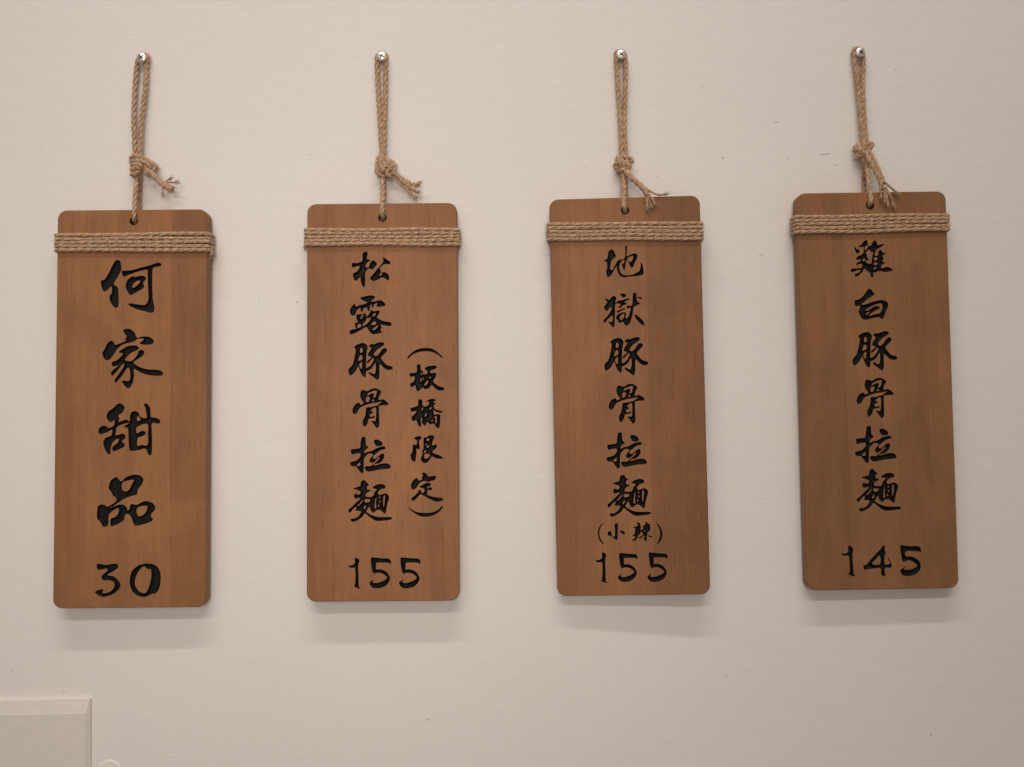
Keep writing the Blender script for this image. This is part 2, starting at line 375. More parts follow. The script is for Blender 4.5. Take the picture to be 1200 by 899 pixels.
glyph('yu', 695, 335, 15, [
    '208 235 240 225 275 250 320 205 355 180 400 195 408 230 390 290 420 290 430 260 480 260 560 235 635 220 640 240 580 265 550 290 590 300 585 325 530 345 490 385 450 385 440 365 480 350 470 315 420 315 390 340 385 500 380 600 375 710 355 732 320 695 270 640 285 628 335 635 345 560 335 520 290 560 240 610 205 652 185 620 195 590 270 510 320 420 325 375 280 400 240 445 205 415 195 370 230 320 250 280 225 260',
    '470 150 510 135 555 138 585 175 560 200 515 205 500 175',
    '415 450 450 430 520 400 565 390 560 410 500 440 440 475 420 470',
    '410 540 440 500 510 470 565 465 585 490 570 560 610 560 640 490 660 390 610 400 590 370 600 350 680 345 695 260 700 150 730 120 760 135 765 210 775 270 825 310 800 330 740 360 710 390 695 500 670 590 650 650 600 700 560 690 540 650 510 635 465 660 430 610 408 575',
    '770 205 830 195 865 225 850 235 800 220',
    '725 510 770 515 820 560 880 620 902 690 880 695 830 660 770 600 740 550'],
    ['470 565 490 520 540 490 550 510 530 570 490 605'])
glyph('ji', 985, 275, 15, [
    '245 225 265 220 285 255 325 260 335 290 310 330 270 315 255 275',
    '318 205 360 180 400 130 440 93 475 115 485 185 530 200 550 160 580 115 605 100 640 140 650 185 700 175 760 165 755 190 700 225 640 265 615 300 605 370 655 365 665 300 690 270 720 280 740 315 795 322 770 350 740 370 745 405 765 425 740 455 740 480 785 495 750 525 720 545 715 590 780 575 840 570 890 595 918 622 880 645 780 658 700 640 640 655 580 670 575 740 550 750 525 720 520 680 460 630 415 600 390 650 330 710 280 735 245 715 260 690 320 670 350 620 280 635 210 660 178 640 195 600 240 595 330 590 380 570 375 520 330 520 285 540 270 520 300 490 350 460 345 435 285 445 272 420 310 380 380 345 405 300 405 235 400 215 340 225'],
    ['425 235 440 205 475 190 480 220 455 260 430 270', '440 330 500 265 530 305 570 315 555 400 540 505 480 505 440 470 490 450 490 425 460 385 470 340', '385 450 405 420 435 435 435 460 395 465', '590 450 595 405 640 400 650 430 615 460', '585 520 595 490 640 495 640 525 600 540', '585 620 590 580 640 570 620 590'])
glyph('bai', 985, 330, 15, [
    '245 370 260 330 320 315 400 250 470 150 500 132 540 145 595 220 580 245 520 280 430 350 370 405 440 400 550 360 650 335 720 325 800 345 838 390 830 450 790 540 765 620 735 660 700 645 670 625 560 645 460 672 410 670 360 630 320 540 330 490 345 440 330 420 280 438 255 410'],
    ['450 490 520 450 640 395 715 390 738 430 725 500 690 560 640 570 500 600 540 560 600 520 680 480 690 450 660 432 600 435 520 485 455 515', '450 575 460 550 510 530 480 570 460 590'])
glyph('one_c', 975, 625, 10, ['190 152 215 150 248 185 240 260 248 400 255 475 272 505 230 500 195 480 210 440 205 330 195 265 150 265 120 255 120 240 165 235 190 215'])
glyph('four', 975, 625, 10, ['370 375 400 370 470 290 560 195 590 155 618 145 618 200 635 240 618 260 618 360 665 360 680 345 655 300 650 280 670 300 698 375 690 405 625 405 620 460 628 498 600 500 575 480 570 410 500 412 410 425 385 435 370 405'],
      ['470 360 510 310 560 262 562 362'])
glyph('five_c', 975, 625, 10, ['800 160 820 140 900 152 1010 152 1045 195 1040 225 1010 212 870 212 868 270 930 272 1000 305 1038 360 1030 430 980 480 900 502 830 490 798 445 815 420 865 388 845 425 920 425 980 400 995 375 960 340 900 315 850 335 825 320 812 270'])
glyph('open_h', 690, 605, 10.58, ['185 88 150 130 132 190 135 250 165 310 190 352 160 335 128 285 112 220 118 160 150 105'])
glyph('xiao', 690, 605, 10.58, ['320 110 345 85 362 110 360 200 355 285 335 292 300 265 270 245 245 245 232 215 245 190 270 185 285 210 290 245 320 250 325 180', '380 180 420 180 445 205 440 230 410 215'])
glyph('lat', 738, 608, 30, [
    '235 150 290 128 345 145 378 190 365 240 400 260 390 330 380 400 430 430 400 470 370 480 385 510 340 560 300 590 285 640 250 690 230 770 190 760 120 785 85 765 130 705 180 680 180 620 120 620 90 585 130 565 165 560 150 500 190 470 185 400 190 330 140 330 130 300 190 280 265 255 285 215',
    '445 245 490 235 540 205 550 120 580 95 620 125 615 175 680 175 720 210 700 260 740 320 715 370 700 430 650 465 610 500 630 550 690 590 760 600 800 625 740 655 680 630 620 570 600 600 600 700 595 790 570 805 530 750 480 705 500 680 520 640 480 590 450 630 400 680 330 700 300 670 350 640 420 590 460 560 450 500 420 470 385 430 420 380 480 350 470 290'],
      ['490 430 510 405 540 430 515 455'])
glyph('close_h', 690, 605, 10.58, ['832 80 870 110 900 165 915 220 900 290 865 335 835 352 860 310 882 250 880 185 860 130'])


def moved(name, x0, y0, x1, y1):
    """the same character cut again elsewhere: fitted to the box it fills there"""
    outs, holes = G[name]
    a = np.array([p for o in outs for p in o])
    mn, mx = a.min(0), a.max(0)
    f = lambda poly: [(x0 + (x - mn[0]) / (mx[0] - mn[0]) * (x1 - x0), y0 + (y - mn[1]) / (mx[1] - mn[1]) * (y1 - y0)) for x, y in poly]
    return [f(o) for o in outs], [f(h) for h in holes]


# ------------------------------------------------------------------ rope
def smooth_path(pts, step, closed=False):
    """Catmull-Rom through pts, resampled at even steps"""
    p = [np.array(v, float) for v in pts]
    n = len(p)
    out = []
    rngs = range(n) if closed else range(n - 1)
    for i in rngs:
        p1, p2 = p[i], p[(i + 1) % n]
        p0 = p[i - 1] if (closed or i > 0) else 2 * p1 - p2
        p3 = p[(i + 2) % n] if (closed or i + 2 < n) else 2 * p2 - p1
        m = 12
        for k in range(m):
            t = k / m
            out.append(0.5 * ((2 * p1) + (-p0 + p2) * t + (2 * p0 - 5 * p1 + 4 * p2 - p3) * t * t + (-p0 + 3 * p1 - 3 * p2 + p3) * t ** 3))
    out.append(out[0] if closed else p[-1])
    out = np.array(out)
    seg = np.linalg.norm(np.diff(out, axis=0), axis=1)
    s = np.concatenate([[0], np.cumsum(seg)])
    m = max(3, int(round(s[-1] / step)))
    t = np.linspace(0, s[-1], m + 1)
    res = np.stack([np.interp(t, s, out[:, k]) for k in range(out.shape[1])], 1)
    return res[:-1] if closed else res


def frames(path, closed=False):
    T = np.gradient(path, axis=0) if not closed else np.roll(path, -1, 0) - np.roll(path, 1, 0)
    T /= np.linalg.norm(T, axis=1)[:, None] + 1e-12
    a = np.array([0.3, -1, 0.2]) if abs(T[0][1]) < 0.9 else np.array([1.0, 0, 0])
    N = [np.cross(T[0], a)]
    N[0] /= np.linalg.norm(N[0])
    for i in range(1, len(path)):
        v = N[-1] - T[i] * N[-1].dot(T[i])
        N.append(v / (np.linalg.norm(v) + 1e-12))
    N = np.array(N)
    return T, N, np.cross(T, N)


class Geo:
    def __init__(self): self.v, self.f = [], []

    def tube(self, path, rad, sides=6, closed=False, taper=None):
        path = np.asarray(path)
        T, N, B = frames(path, closed)
        n, o = len(path), len(self.v)
        for i in range(n):
            r = rad * (taper(i / max(1, n - 1)) if taper else 1.0)
            for k in range(sides):
                a = 2 * math.pi * k / sides
                self.v.append(path[i] + r * (math.cos(a) * N[i] + math.sin(a) * B[i]))
        for i in range(n if closed else n - 1):
            j = (i + 1) % n
            for k in range(sides):
                l = (k + 1) % sides
                self.f.append((o + i * sides + k, o + i * sides + l, o + j * sides + l, o + j * sides + k))
        if not closed:
            self.f.append(tuple(o + k for k in reversed(range(sides))))
            self.f.append(tuple(o + (n - 1) * sides + k for k in range(sides)))

    def rope(self, pts, R, pitch=0.018, closed=False, fuzz=1.0, step=0.0012, hand=1, strands=3, lay=0.49):
        path = smooth_path(pts, step, closed)
        T, N, B = frames(path, closed)
        n = len(path)
        L = n * step
        turns = max(1, round(L / pitch)) if closed else L / pitch
        ph0 = random.uniform(0, 6.28)
        # a closed loop's frame does not meet itself: spread the leftover twist along it
        extra = 0.0
        if closed:
            c = np.dot(N[-1], N[0]); s = np.dot(N[-1], B[0])
            extra = math.atan2(s, c)
        wob = np.cumsum(rng.normal(0, 0.03, n))
        if closed: wob -= np.linspace(0, wob[-1], n)
        for k in range(strands):
            th = hand * 2 * math.pi * turns * np.arange(n) / n + ph0 + 2 * math.pi * k / strands - extra * np.arange(n) / n + wob
            rr = R * lay * (1 + rng.normal(0, 0.02, n))
            c = path + rr[:, None] * (np.cos(th)[:, None] * N + np.sin(th)[:, None] * B)
            self.tube(c, R * (1.035 - lay), 8, closed)
        for _ in range(int(L * 1000 * 0.8 * fuzz)):                 # loose fibres
            i = random.randrange(n)
            a = random.uniform(0, 6.28)
            d = math.cos(a) * N[i] + math.sin(a) * B[i]
            ln = random.uniform(0.0015, 0.0042) * random.choice((0.7, 1, 1, 1.5))
            t = T[i] * random.uniform(-1, 1) * 1.3 + d * random.uniform(0.25, 0.9) + rng.normal(0, 0.25, 3)
            t = t / np.linalg.norm(t) * ln
            p0 = path[i] + d * R * 0.82
            self.tube([p0, p0 + t * 0.5 + rng.normal(0, 0.0002, 3), p0 + t + rng.normal(0, 0.0004, 3)], 0.000075, 3)
        return path

    def build(self, name, mat, parent, inv=None):
        vs = self.v if inv is None else [inv @ Vector(v) for v in self.v]
        return mesh_obj(name, vs, self.f, mat, parent, True)


# ------------------------------------------------------------------ board with carving
def densify(poly, step):
    pts = smooth_path([np.array(p) for p in poly], step, True)
    return pts


def inside(pts, poly):
    x, y = pts[:, 0], pts[:, 1]
    r = np.zeros(len(pts), bool)
    q = np.roll(poly, -1, 0)
    for (x1, y1), (x2, y2) in zip(poly, q):
        if y1 == y2: continue
        c = ((y1 > y) != (y2 > y)) & (x < (x2 - x1) * (y - y1) / (y2 - y1) + x1)
        r ^= c
    return r


def dist_to(pts, poly):
    q = np.roll(poly, -1, 0)
    d = np.full(len(pts), 1e9)
    for a, b in zip(poly, q):
        ab = b - a
        t = np.clip(((pts - a) @ ab) / (ab @ ab + 1e-15), 0, 1)
        d = np.minimum(d, np.linalg.norm(pts - (a + t[:, None] * ab), axis=1))
    return d


def rounded_rect(w, h, r, n=7):
    out = []
    for cx, cy, a0 in ((w / 2 - r, h / 2 - r, 0), (-w / 2 + r, h / 2 - r, 90), (-w / 2 + r, -h / 2 + r, 180), (w / 2 - r, -h / 2 + r, 270)):
        for i in range(n + 1):
            a = math.radians(a0 + 90 * i / n)
            out.append((cx + r * math.cos(a), cy + r * math.sin(a)))
    return np.array(out)


def signed_area(p):
    q = np.roll(p, -1, 0)
    return 0.5 * np.sum(p[:, 0] * q[:, 1] - q[:, 0] * p[:, 1])


BW, BH, BT = 0.1490, 0.3922, 0.0145       # board size
WALL_T = 0.0006                           # straight wall of the cut before it slopes to its bed


def carve_board(glyphs, hole_c, hole_r):
    """front sheet triangulated round the letters; returns board (verts, faces) and one cut mesh per character"""
    outer = rounded_rect(BW - 0.0016, BH - 0.0016, 0.0082)
    hole = np.array([(hole_c[0] + hole_r * math.cos(2 * math.pi * i / 24), hole_c[1] + hole_r * math.sin(2 * math.pi * i / 24)) for i in range(24)])
    V, E = [], []

    def add(poly):
        o, n = len(V), len(poly)
        V.extend(map(tuple, poly))
        E.extend((o + i, o + (i + 1) % n) for i in range(n))
    add(outer); add(hole)
    polys = []
    for outs, holes in glyphs:
        po = [densify(o, 0.00055) for o in outs]
        ph = [densify(h, 0.00045) for h in holes]
        for p in po + ph: add(p)
        polys.append((po, ph))

    def in_glyph(pts, g):
        po, ph = g
        r = np.zeros(len(pts), bool)
        for p in po: r |= inside(pts, p)
        for p in ph: r &= ~inside(pts, p)
        return r

    for g in polys:                                     # bed points
        allp = np.concatenate(g[0])
        mn, mx = allp.min(0), allp.max(0)
        s = 0.0009
        xs, ys = np.arange(mn[0], mx[0], s), np.arange(mn[1], mx[1], s * 0.87)
        X, Y = np.meshgrid(xs, ys)
        X[1::2] += s / 2
        pts = np.stack([X.ravel(), Y.ravel()], 1)
        pts = pts[in_glyph(pts, g)]
        d = np.full(len(pts), 1e9)
        for p in g[0] + g[1]: d = np.minimum(d, dist_to(pts, p))
        pts = pts[d > 0.00045]
        V.extend(map(tuple, pts))
    res = delaunay_2d_cdt([Vector(v) for v in V], E, [], 0, 1e-7)
    ov = np.array([tuple(v) for v in res[0]])
    tris = [tuple(f) for f in res[2]]
    ctr = np.array([ov[list(t)].mean(0) for t in tris])
    owner = np.full(len(tris), -1)
    owner[~inside(ctr, outer) | inside(ctr, hole)] = -2
    for k, g in enumerate(polys):
        po = np.concatenate(g[0])
        mn, mx = po.min(0), po.max(0)
        cand = np.where((ctr[:, 0] > mn[0]) & (ctr[:, 0] < mx[0]) & (ctr[:, 1] > mn[1]) & (ctr[:, 1] < mx[1]) & (owner == -1))[0]
        if len(cand):
            owner[cand[in_glyph(ctr[cand], g)]] = k
    # triangles must wind towards +z
    tt = []
    for t in tris:
        a, b, c = ov[list(t)]
        tt.append(t if np.cross(b - a, c - a) > 0 else (t[0], t[2], t[1]))
    # --- board solid
    bv = [(x, y, 0.0) for x, y in ov]
    bf = [t for t, w in zip(tt, owner) if w == -1]
    n = len(outer)
    full = rounded_rect(BW, BH, 0.009)
    o1 = len(bv); bv += [(x, y, -0.0008) for x, y in full]
    o2 = len(bv); bv += [(x, y, -BT + 0.0008) for x, y in full]
    o3 = len(bv); bv += [(x, y, -BT) for x, y in outer]
    # outer ring vertices in the CDT output: first n inputs
    idx = {}
    for i, src in enumerate(res[3]):
        for s_ in src: idx[s_] = i
    ring = [idx[i] for i in range(n)]
    hring = [idx[n + i] for i in range(24)]
    for i in range(n):
        j = (i + 1) % n
        bf.append((ring[i], o1 + i, o1 + j, ring[j]))
        bf.append((o1 + i, o2 + i, o2 + j, o1 + j))
        bf.append((o2 + i, o3 + i, o3 + j, o2 + j))
    o4 = len(bv); bv += [(x, y, -BT) for x, y in hole]
    for i in range(24):
        j = (i + 1) % 24
        bf.append((hring[j], o4 + j, o4 + i, hring[i]))
    back = delaunay_2d_cdt([Vector(v) for v in list(map(tuple, outer)) + list(map(tuple, hole))],
                           [(i, (i + 1) % n) for i in range(n)] + [(n + i, n + (i + 1) % 24) for i in range(24)], [], 0, 1e-7)
    bco = np.array([tuple(v) for v in back[0]])
    ob = len(bv); bv += [(x, y, -BT) for x, y in bco]
    for t in back[2]:
        c = bco[list(t)].mean(0)[None]
        if inside(c, outer)[0] and not inside(c, hole)[0]:
            a, b, d = bco[list(t)]
            t = tuple(t)
            if np.cross(b - a, d - a) > 0: t = (t[0], t[2], t[1])
            bf.append(tuple(ob + i for i in t))
    used = sorted({i for f in bf for i in f})
    remap = {o: i for i, o in enumerate(used)}
    board = ([bv[i] for i in used], [tuple(remap[i] for i in f) for f in bf])
    # --- cuts
    edge_owner = {}
    for t, w in zip(tt, owner):
        for a, b in ((t[0], t[1]), (t[1], t[2]), (t[2], t[0])):
            edge_owner[(a, b)] = w
    cuts = []
    for k, g in enumerate(polys):
        ft = [t for t, w in zip(tt, owner) if w == k]
        ids = sorted({i for t in ft for i in t})
        loc = {o: i for i, o in enumerate(ids)}
        pts = ov[ids]
        bedge = [(a, b) for t in ft for a, b in ((t[0], t[1]), (t[1], t[2]), (t[2], t[0])) if edge_owner.get((b, a), -2) != k]
        bset = {a for e in bedge for a in e}
        d = np.full(len(ids), 1e9)
        segs = np.array([[ov[a], ov[b]] for a, b in bedge])
        for s0, s1 in segs:
            ab = s1 - s0
            t = np.clip(((pts - s0) @ ab) / (ab @ ab + 1e-15), 0, 1)
            d = np.minimum(d, np.linalg.norm(pts - (s0 + t[:, None] * ab), axis=1))
        z = -(WALL_T + np.minimum(1.15 * d, 0.0021))
        vs = [(p[0], p[1], zz) for p, zz in zip(pts, z)]
        fs = [tuple(loc[i] for i in t) for t in ft]
        top = {}
        for a, b in bedge:
            for q in (a, b):
                if q not in top:
                    top[q] = len(vs); vs.append((ov[q][0], ov[q][1], 0.0))
            fs.append((top[b], top[a], loc[a], loc[b]))
        cuts.append((vs, fs))
    return board, cuts


# ------------------------------------------------------------------ the four hanging signs
SIGNS = [
    dict(corners=[(69, 247.5), (243, 245.5), (240, 710.5), (62, 713)], gap_top=0.0050, gap_bot=0.0052, yaw=0.3,
         label='brown wooden plaque carved with four large characters over the price 30',
         cat='sign', hole=(156.6, 259.0), screw=(166.0, 66.4), wrap=((274.0, 295.5), (272.0, 295.5)), loose=(246, 294, 1, 0.0042),
         wood=dict(seed=1, tone=(0.338, 0.156, 0.066), strips=[(0, 0.94), (0.12, 1.03), (0.42, 1.0), (0.50, 1.05), (0.755, 0.86)], grain_dark=0.5, joint=(0.755, -0.0930, 1.09)),
         text=['he', 'jia', 'tian', 'pin', 'three', 'zero'],
         legs=([(160.6, 76), (158.2, 105), (157.0, 140), (158.5, 181)], [(171.6, 74), (170.6, 100), (166.2, 140), (163.2, 181)]),
         front=[(160.0, 205), (158.6, 228), (157.4, 248), (156.8, 257)], back=[(163.5, 205), (163.2, 225), (162.5, 248), (160, 258)],
         kz=(135, 170, 8.56),
         knot=['155 135 205 108 300 142 380 185 422 235 400 270', '158 168 205 155 290 170 355 215 345 262 395 300', '170 205 212 190 262 212 250 250', '165 243 212 232 262 250', '165 295 205 284 245 262', '225 130 250 200 230 290', '300 190 318 250 300 285 340 300'],
         tails=[('335 245 410 330 480 392 568 458', 1.2), ('470 372 545 378 622 374', 0.55), ('480 378 515 362 552 334', 0.45), ('470 390 478 440 480 502', 0.4), ('440 345 500 390 580 425', 0.6)]),
    dict(corners=[(362, 241), (534, 238.5), (537, 702.5), (360, 704)], gap_top=0.0049, gap_bot=0.0053, yaw=0.0,
         label='brown wooden plaque with a side column of small bracketed characters, priced 155',
         cat='sign', hole=(448.2, 255.2), screw=(446.6, 65.2), wrap=((267.8, 288.5), (267.0, 288.8)), loose=(362, 287, -1, 0.003),
         wood=dict(seed=2, tone=(0.351, 0.160, 0.069), strips=[(0, 0.93), (0.18, 1.0), (0.53, 1.06), (0.80, 0.97)], grain_dark=0.62),
         text=['song', 'lu', 'tun', 'gu', 'la', 'mian', 'one', 'five', 'five_b', 'open_v', 'ban', 'qiao', 'xian', 'ding', 'close_v'],
         legs=([(441.8, 76), (443.2, 105), (445.6, 145), (447.6, 180)], [(452.0, 76), (451.4, 105), (450.6, 145), (450.0, 180)]),
         front=[(448.2, 206), (448.4, 230), (447.8, 246), (448.0, 253.5)], back=[(449.6, 206), (449.0, 230), (449.4, 246), (449.2, 255)],
         kz=(420, 170, 8.99),
         knot=['222 118 262 172 312 222 300 295 335 325 382 270 378 205 332 168 285 235', '215 128 196 205 198 285 235 325 292 318', '208 252 255 246 300 205 345 180', '215 300 262 262 258 235', '300 300 345 235 385 215', '230 150 240 220 230 300', '290 140 330 200 320 290'],
         tails=[('380 285 450 345 545 402 605 420 645 400', 0.80), ('385 300 470 385 560 455 632 498', 0.78), ('390 320 440 400 525 478 602 556', 0.72), ('560 405 600 440 628 432', 0.4)]),
    dict(corners=[(645.3, 235.5), (819, 229.5), (832, 695.5), (653, 697.5)], gap_top=0.0066, gap_bot=0.0034, yaw=-2.3,
         label='brown wooden plaque with two tiny bracketed characters just above the price 155',
         cat='sign', hole=(732.6, 246.8), screw=(727.8, 62.6), wrap=((261.0, 282.3), (260.0, 282.0)),
         wood=dict(seed=3, tone=(0.330, 0.149, 0.063), strips=[(0, 0.95), (0.14, 1.03), (0.63, 0.86), (0.86, 0.8)], grain_dark=0.5),
         text=['di', 'yu', ('tun', 708.3, 395.2, 760, 439.9), ('gu', 713.5, 449.8, 755.4, 496.7), ('la', 710.7, 506.7, 758.2, 549.2), ('mian', 712, 557, 763, 605.7),
               'open_h', 'xiao', 'lat', 'close_h', ('one', 698.3, 648, 711.9, 683), ('five', 724.1, 648.2, 747.2, 682), ('five', 758.8, 647.6, 782.4, 682)],
         legs=([(722.6, 74), (724.4, 105), (727.4, 145), (728.8, 180)], [(733.0, 74), (732.8, 105), (731.8, 145), (733.0, 180)]),
         front=[(730.6, 200), (731.0, 222), (731.3, 240), (732.0, 245.5)], back=[(732.6, 200), (733.2, 222), (733.6, 238), (733.4, 246)],
         kz=(700, 170, 9.47),
         knot=['228 142 300 132 385 160 372 190 290 188 222 165', '200 218 240 196 300 212 365 228 345 255 272 262 210 242', '235 288 285 276 330 285', '240 130 250 200 262 290', '330 130 325 210 310 290', '270 160 285 210 280 280'],
         tails=[('315 290 390 372 470 442 532 512 555 560', 1.15), ('540 535 548 620 556 705', 0.62), ('548 540 600 590 640 668', 0.62), ('500 465 590 520 680 556 772 544', 0.6), ('545 550 575 620 600 690', 0.35)]),
    dict(corners=[(936, 228.5), (1105.5, 226), (1122, 687.5), (948, 690)], gap_top=0.0054, gap_bot=0.0022, yaw=0.4,
         label='darker brown wooden plaque carved with a single column, priced 145',
         cat='sign', hole=(1019.6, 240.8), screw=(1007.6, 59.8), wrap=((252.6, 275.0), (250.0, 270.8)),
         wood=dict(seed=4, tone=(0.322, 0.154, 0.069), strips=[(0, 0.88), (0.30, 1.02), (0.62, 0.92), (0.84, 1.0)], grain_dark=0.4),
         text=['ji', 'bai', ('tun', 998.9, 388.3, 1051.7, 434), ('gu', 1004, 442.8, 1047.3, 490.3), ('la', 1002, 499.3, 1050.7, 542.9), ('mian', 1004, 549.9, 1056, 599.7), 'one_c', 'four', 'five_c'],
         legs=([(1001.4, 70), (1005.0, 100), (1008.6, 136), (1011.0, 166)], [(1011.8, 70), (1010.8, 100), (1012.6, 136), (1014.8, 166)]),
         front=[(1015.4, 190), (1017.8, 210), (1020.4, 232), (1019.8, 239.5)], back=[(1014.0, 190), (1012.8, 208), (1012.6, 226), (1017, 239)],
         kz=(980, 150, 8.99),
         knot=['205 198 280 195 355 158 378 185 330 235 255 272 212 248', '205 225 265 225 340 195', '225 312 285 272 345 228', '232 285 268 262 300 230', '240 170 258 240 262 300', '300 170 305 250 312 320 322 392', '285 300 300 350 318 395'],
         tails=[('300 250 365 365 428 480 470 580 480 650', 1.0), ('345 245 410 360 470 500 500 580', 0.85), ('468 600 462 670 472 742', 0.55), ('480 620 525 700 540 818', 0.55), ('510 620 572 730 606 822', 0.42), ('490 560 560 622 642 692', 0.58), ('480 610 500 700 515 790', 0.4)]),
]

R_CORD, R_WRAP = 0.00262, 0.00192
sizes = []
for S in SIGNS:
    # ---- place the board: its front plane, then its centre and turn from the photographed corners
    yaw = math.radians(S['yaw'])
    zc_h = (S['gap_top'] + S['gap_bot']) / 2 + BT
    pitch = (S['gap_top'] - S['gap_bot']) / BH
    rot0 = Matrix.Rotation(yaw, 3, 'Z') @ Matrix.Rotation(math.radians(90) - 0 + pitch, 3, 'X')   # local x right, y up, z out of the wall
    nrm = rot0 @ Vector((0, 0, 1))
    pc = at(sum(c[0] for c in S['corners']) / 4, sum(c[1] for c in S['corners']) / 4, zc_h)
    q = [on_plane(x, y, pc, nrm) for x, y in S['corners']]
    ex, ey = rot0 @ Vector((1, 0, 0)), rot0 @ Vector((0, 1, 0))
    ctr = sum(q, Vector()) / 4
    l2 = [((p - ctr).dot(ex), (p - ctr).dot(ey)) for p in q]
    top = (l2[1][0] - l2[0][0], l2[1][1] - l2[0][1]); bot = (l2[2][0] - l2[3][0], l2[2][1] - l2[3][1])
    lef = (l2[0][0] - l2[3][0], l2[0][1] - l2[3][1]); rig = (l2[1][0] - l2[2][0], l2[1][1] - l2[2][1])
    ang = (math.atan2(top[1], top[0]) + math.atan2(bot[1], bot[0]) + 2 * math.atan2(-lef[0], lef[1]) + 2 * math.atan2(-rig[0], rig[1])) / 6
    sizes.append([round(1000 * math.hypot(*v), 1) for v in (top, bot, lef, rig)] + [round(math.degrees(ang), 2)])
    R = rot0 @ Matrix.Rotation(ang, 3, 'Z')
    MW = Matrix.Translation(ctr) @ R.to_4x4()
    MI = MW.inverted()
    n_front = R @ Vector((0, 0, 1))
    # the thing: an empty at the foot of the board
    base = MW @ Vector((0, -BH / 2, -BT))
    root = bpy.data.objects.new('hanging_sign', None)
    C.objects.link(root)
    root.empty_display_size = 0.02
    root.matrix_world = Matrix.Translation(base) @ R.to_4x4()
    RI = (Matrix.Translation(base) @ R.to_4x4()).inverted()
    tag(root, S['label'], S['cat'], 'menu plaques hanging in a row on the wall')
    shift = Vector((0, BH / 2, BT))

    def L(px, py):
        p = MI @ on_plane(px, py, ctr, n_front)
        return (p.x, p.y)

    glyphs = []
    for g in S['text']:
        outs, holes = G[g] if isinstance(g, str) else moved(*g)
        glyphs.append(([[L(*p) for p in o] for o in outs], [[L(*p) for p in h] for h in holes]))
    hc = L(*S['hole'])
    (bv, bf), cuts = carve_board(glyphs, hc, 0.0043)
    mw = mat_wood(**S['wood'])
    board = mesh_obj('board', bv, bf, mw, root)
    board.location = shift
    for vs, fs in cuts:
        mesh_obj('carved_character', vs, fs, M_CARVE, board)

    # ---- five turns of rope round the board
    (lt, lb), (rt, rb) = S['wrap']
    cl, cr = S['corners'][0][0], S['corners'][1][0]
    for i in range(5):
        t = (i + 0.5) / 5
        yl = L(cl, lt + (lb - lt) * t)[1]
        yr = L(cr, rt + (rb - rt) * t)[1]
        hw, hd, rc = BW / 2 + R_WRAP * 0.80, R_WRAP * 0.90, R_WRAP + 0.001
        zf, zb = hd, -BT - hd
        pts = []
        for cx, cz, a0 in ((hw - rc, zf - rc, 0), (-hw + rc, zf - rc, 90), (-hw + rc, zb + rc, 180), (hw - rc, zb + rc, 270)):
            for k in range(4):
                a = math.radians(a0 + 30 * k)
                pts.append((cx + rc * math.cos(a), cz + rc * math.sin(a)))
        full = []
        for k, (x, z) in enumerate(pts):
            full.append((x, z))
            nx, nz = pts[(k + 1) % len(pts)]
            if abs(nx - x) > 0.05:
                for m in range(1, 9):
                    full.append((x + (nx - x) * m / 9, z + (nz - z) * m / 9))
        ph, am = random.uniform(0, 6.28), random.uniform(0.0002, 0.00045)
        yl += random.uniform(-0.0003, 0.0003); yr += random.uniform(-0.0003, 0.0003)
        path = []
        for x, z in full:
            u = (x + hw) / (2 * hw)
            y = yl + (yr - yl) * u + am * math.sin(ph + 9 * u) + (0.002 * (1 - (z - zb) / (zf - zb)) if i else 0) * 0.3
            path.append((x + shift.x, y + shift.y, z + shift.z + random.uniform(-0.0001, 0.0001)))
        gg = Geo()
        gg.rope(path, R_WRAP * random.uniform(0.96, 1.04), 0.027 * random.uniform(0.92, 1.1), True, 1.0, 0.0013, hand=-1, lay=0.445)
        gg.build('rope_turn', M_ROPE, root)

    if 'loose' in S:
        lx, ly, dx, ln = S['loose']
        z0 = -BT * 0.45
        y0 = L(lx, ly)[1]
        side = 1 if dx > 0 else -1
        xs = side * (BW / 2 + R_WRAP * 0.95)
        gg = Geo()
        pth = [(xs - side * 0.001, y0 + 0.007, z0 - 0.002), (xs + side * 0.0002, y0 + 0.003, z0 + 0.001), (xs + side * 0.0006, y0 - ln * 0.5, z0 + 0.003), (xs + side * 0.0009, y0 - ln, z0 + 0.0035)]
        gg.rope([tuple(Vector(p) + shift) for p in pth], R_WRAP * 0.95, 0.02, False, 3.0)
        e = Vector(pth[-1]) + shift
        for _ in range(18):
            st = np.array(e) + rng.normal(0, 0.0007, 3)
            gg.tube([st, st + np.array((0, -0.0012, 0)) + rng.normal(0, 0.0004, 3), st + np.array((0, -0.0026, 0.0003)) + rng.normal(0, 0.0008, 3)], 0.00012, 3)
        gg.build('rope_end', M_ROPE, root)

    # ---- the hanging cord: loop over the screw, down to the knot, and through the hole
    hf = (MW @ Vector((hc[0], hc[1], 0)))
    H = -hf.y                                                        # front of the board off the wall at the hole
    sx, sy = S['screw']
    left, right = S['legs']
    HL = 0.0052
    k = 0.000857
    loop = [at(*p, 0.0085 - 0.0033 * min(1, (p[1] - left[-1][1]) / (left[0][1] - left[-1][1]))) for p in reversed(left)]
    sc = at(sx, sy, 0.0115)
    sc.y = -HL
    ra = 0.0021 + R_CORD * 0.95
    for a in (165, 130, 90, 50, 15):
        loop.append(sc + Vector((ra * math.cos(math.radians(a)), 0, ra * math.sin(math.radians(a)))))
    loop += [at(*p, 0.0085 - 0.0033 * (1 - min(1, (p[1] - right[0][1]) / (right[-1][1] - right[0][1])))) for p in right]
    ktop = left[-1][1]
    kx = (left[-1][0] + right[-1][0]) / 2
    cord = Geo()
    loop = [at(kx - 1, ktop + 12, 0.0085)] + loop + [at(kx + 1, ktop + 12, 0.0085)]
    cord.rope([tuple(p) for p in loop], R_CORD, 0.021, False, 1.0, hand=1)
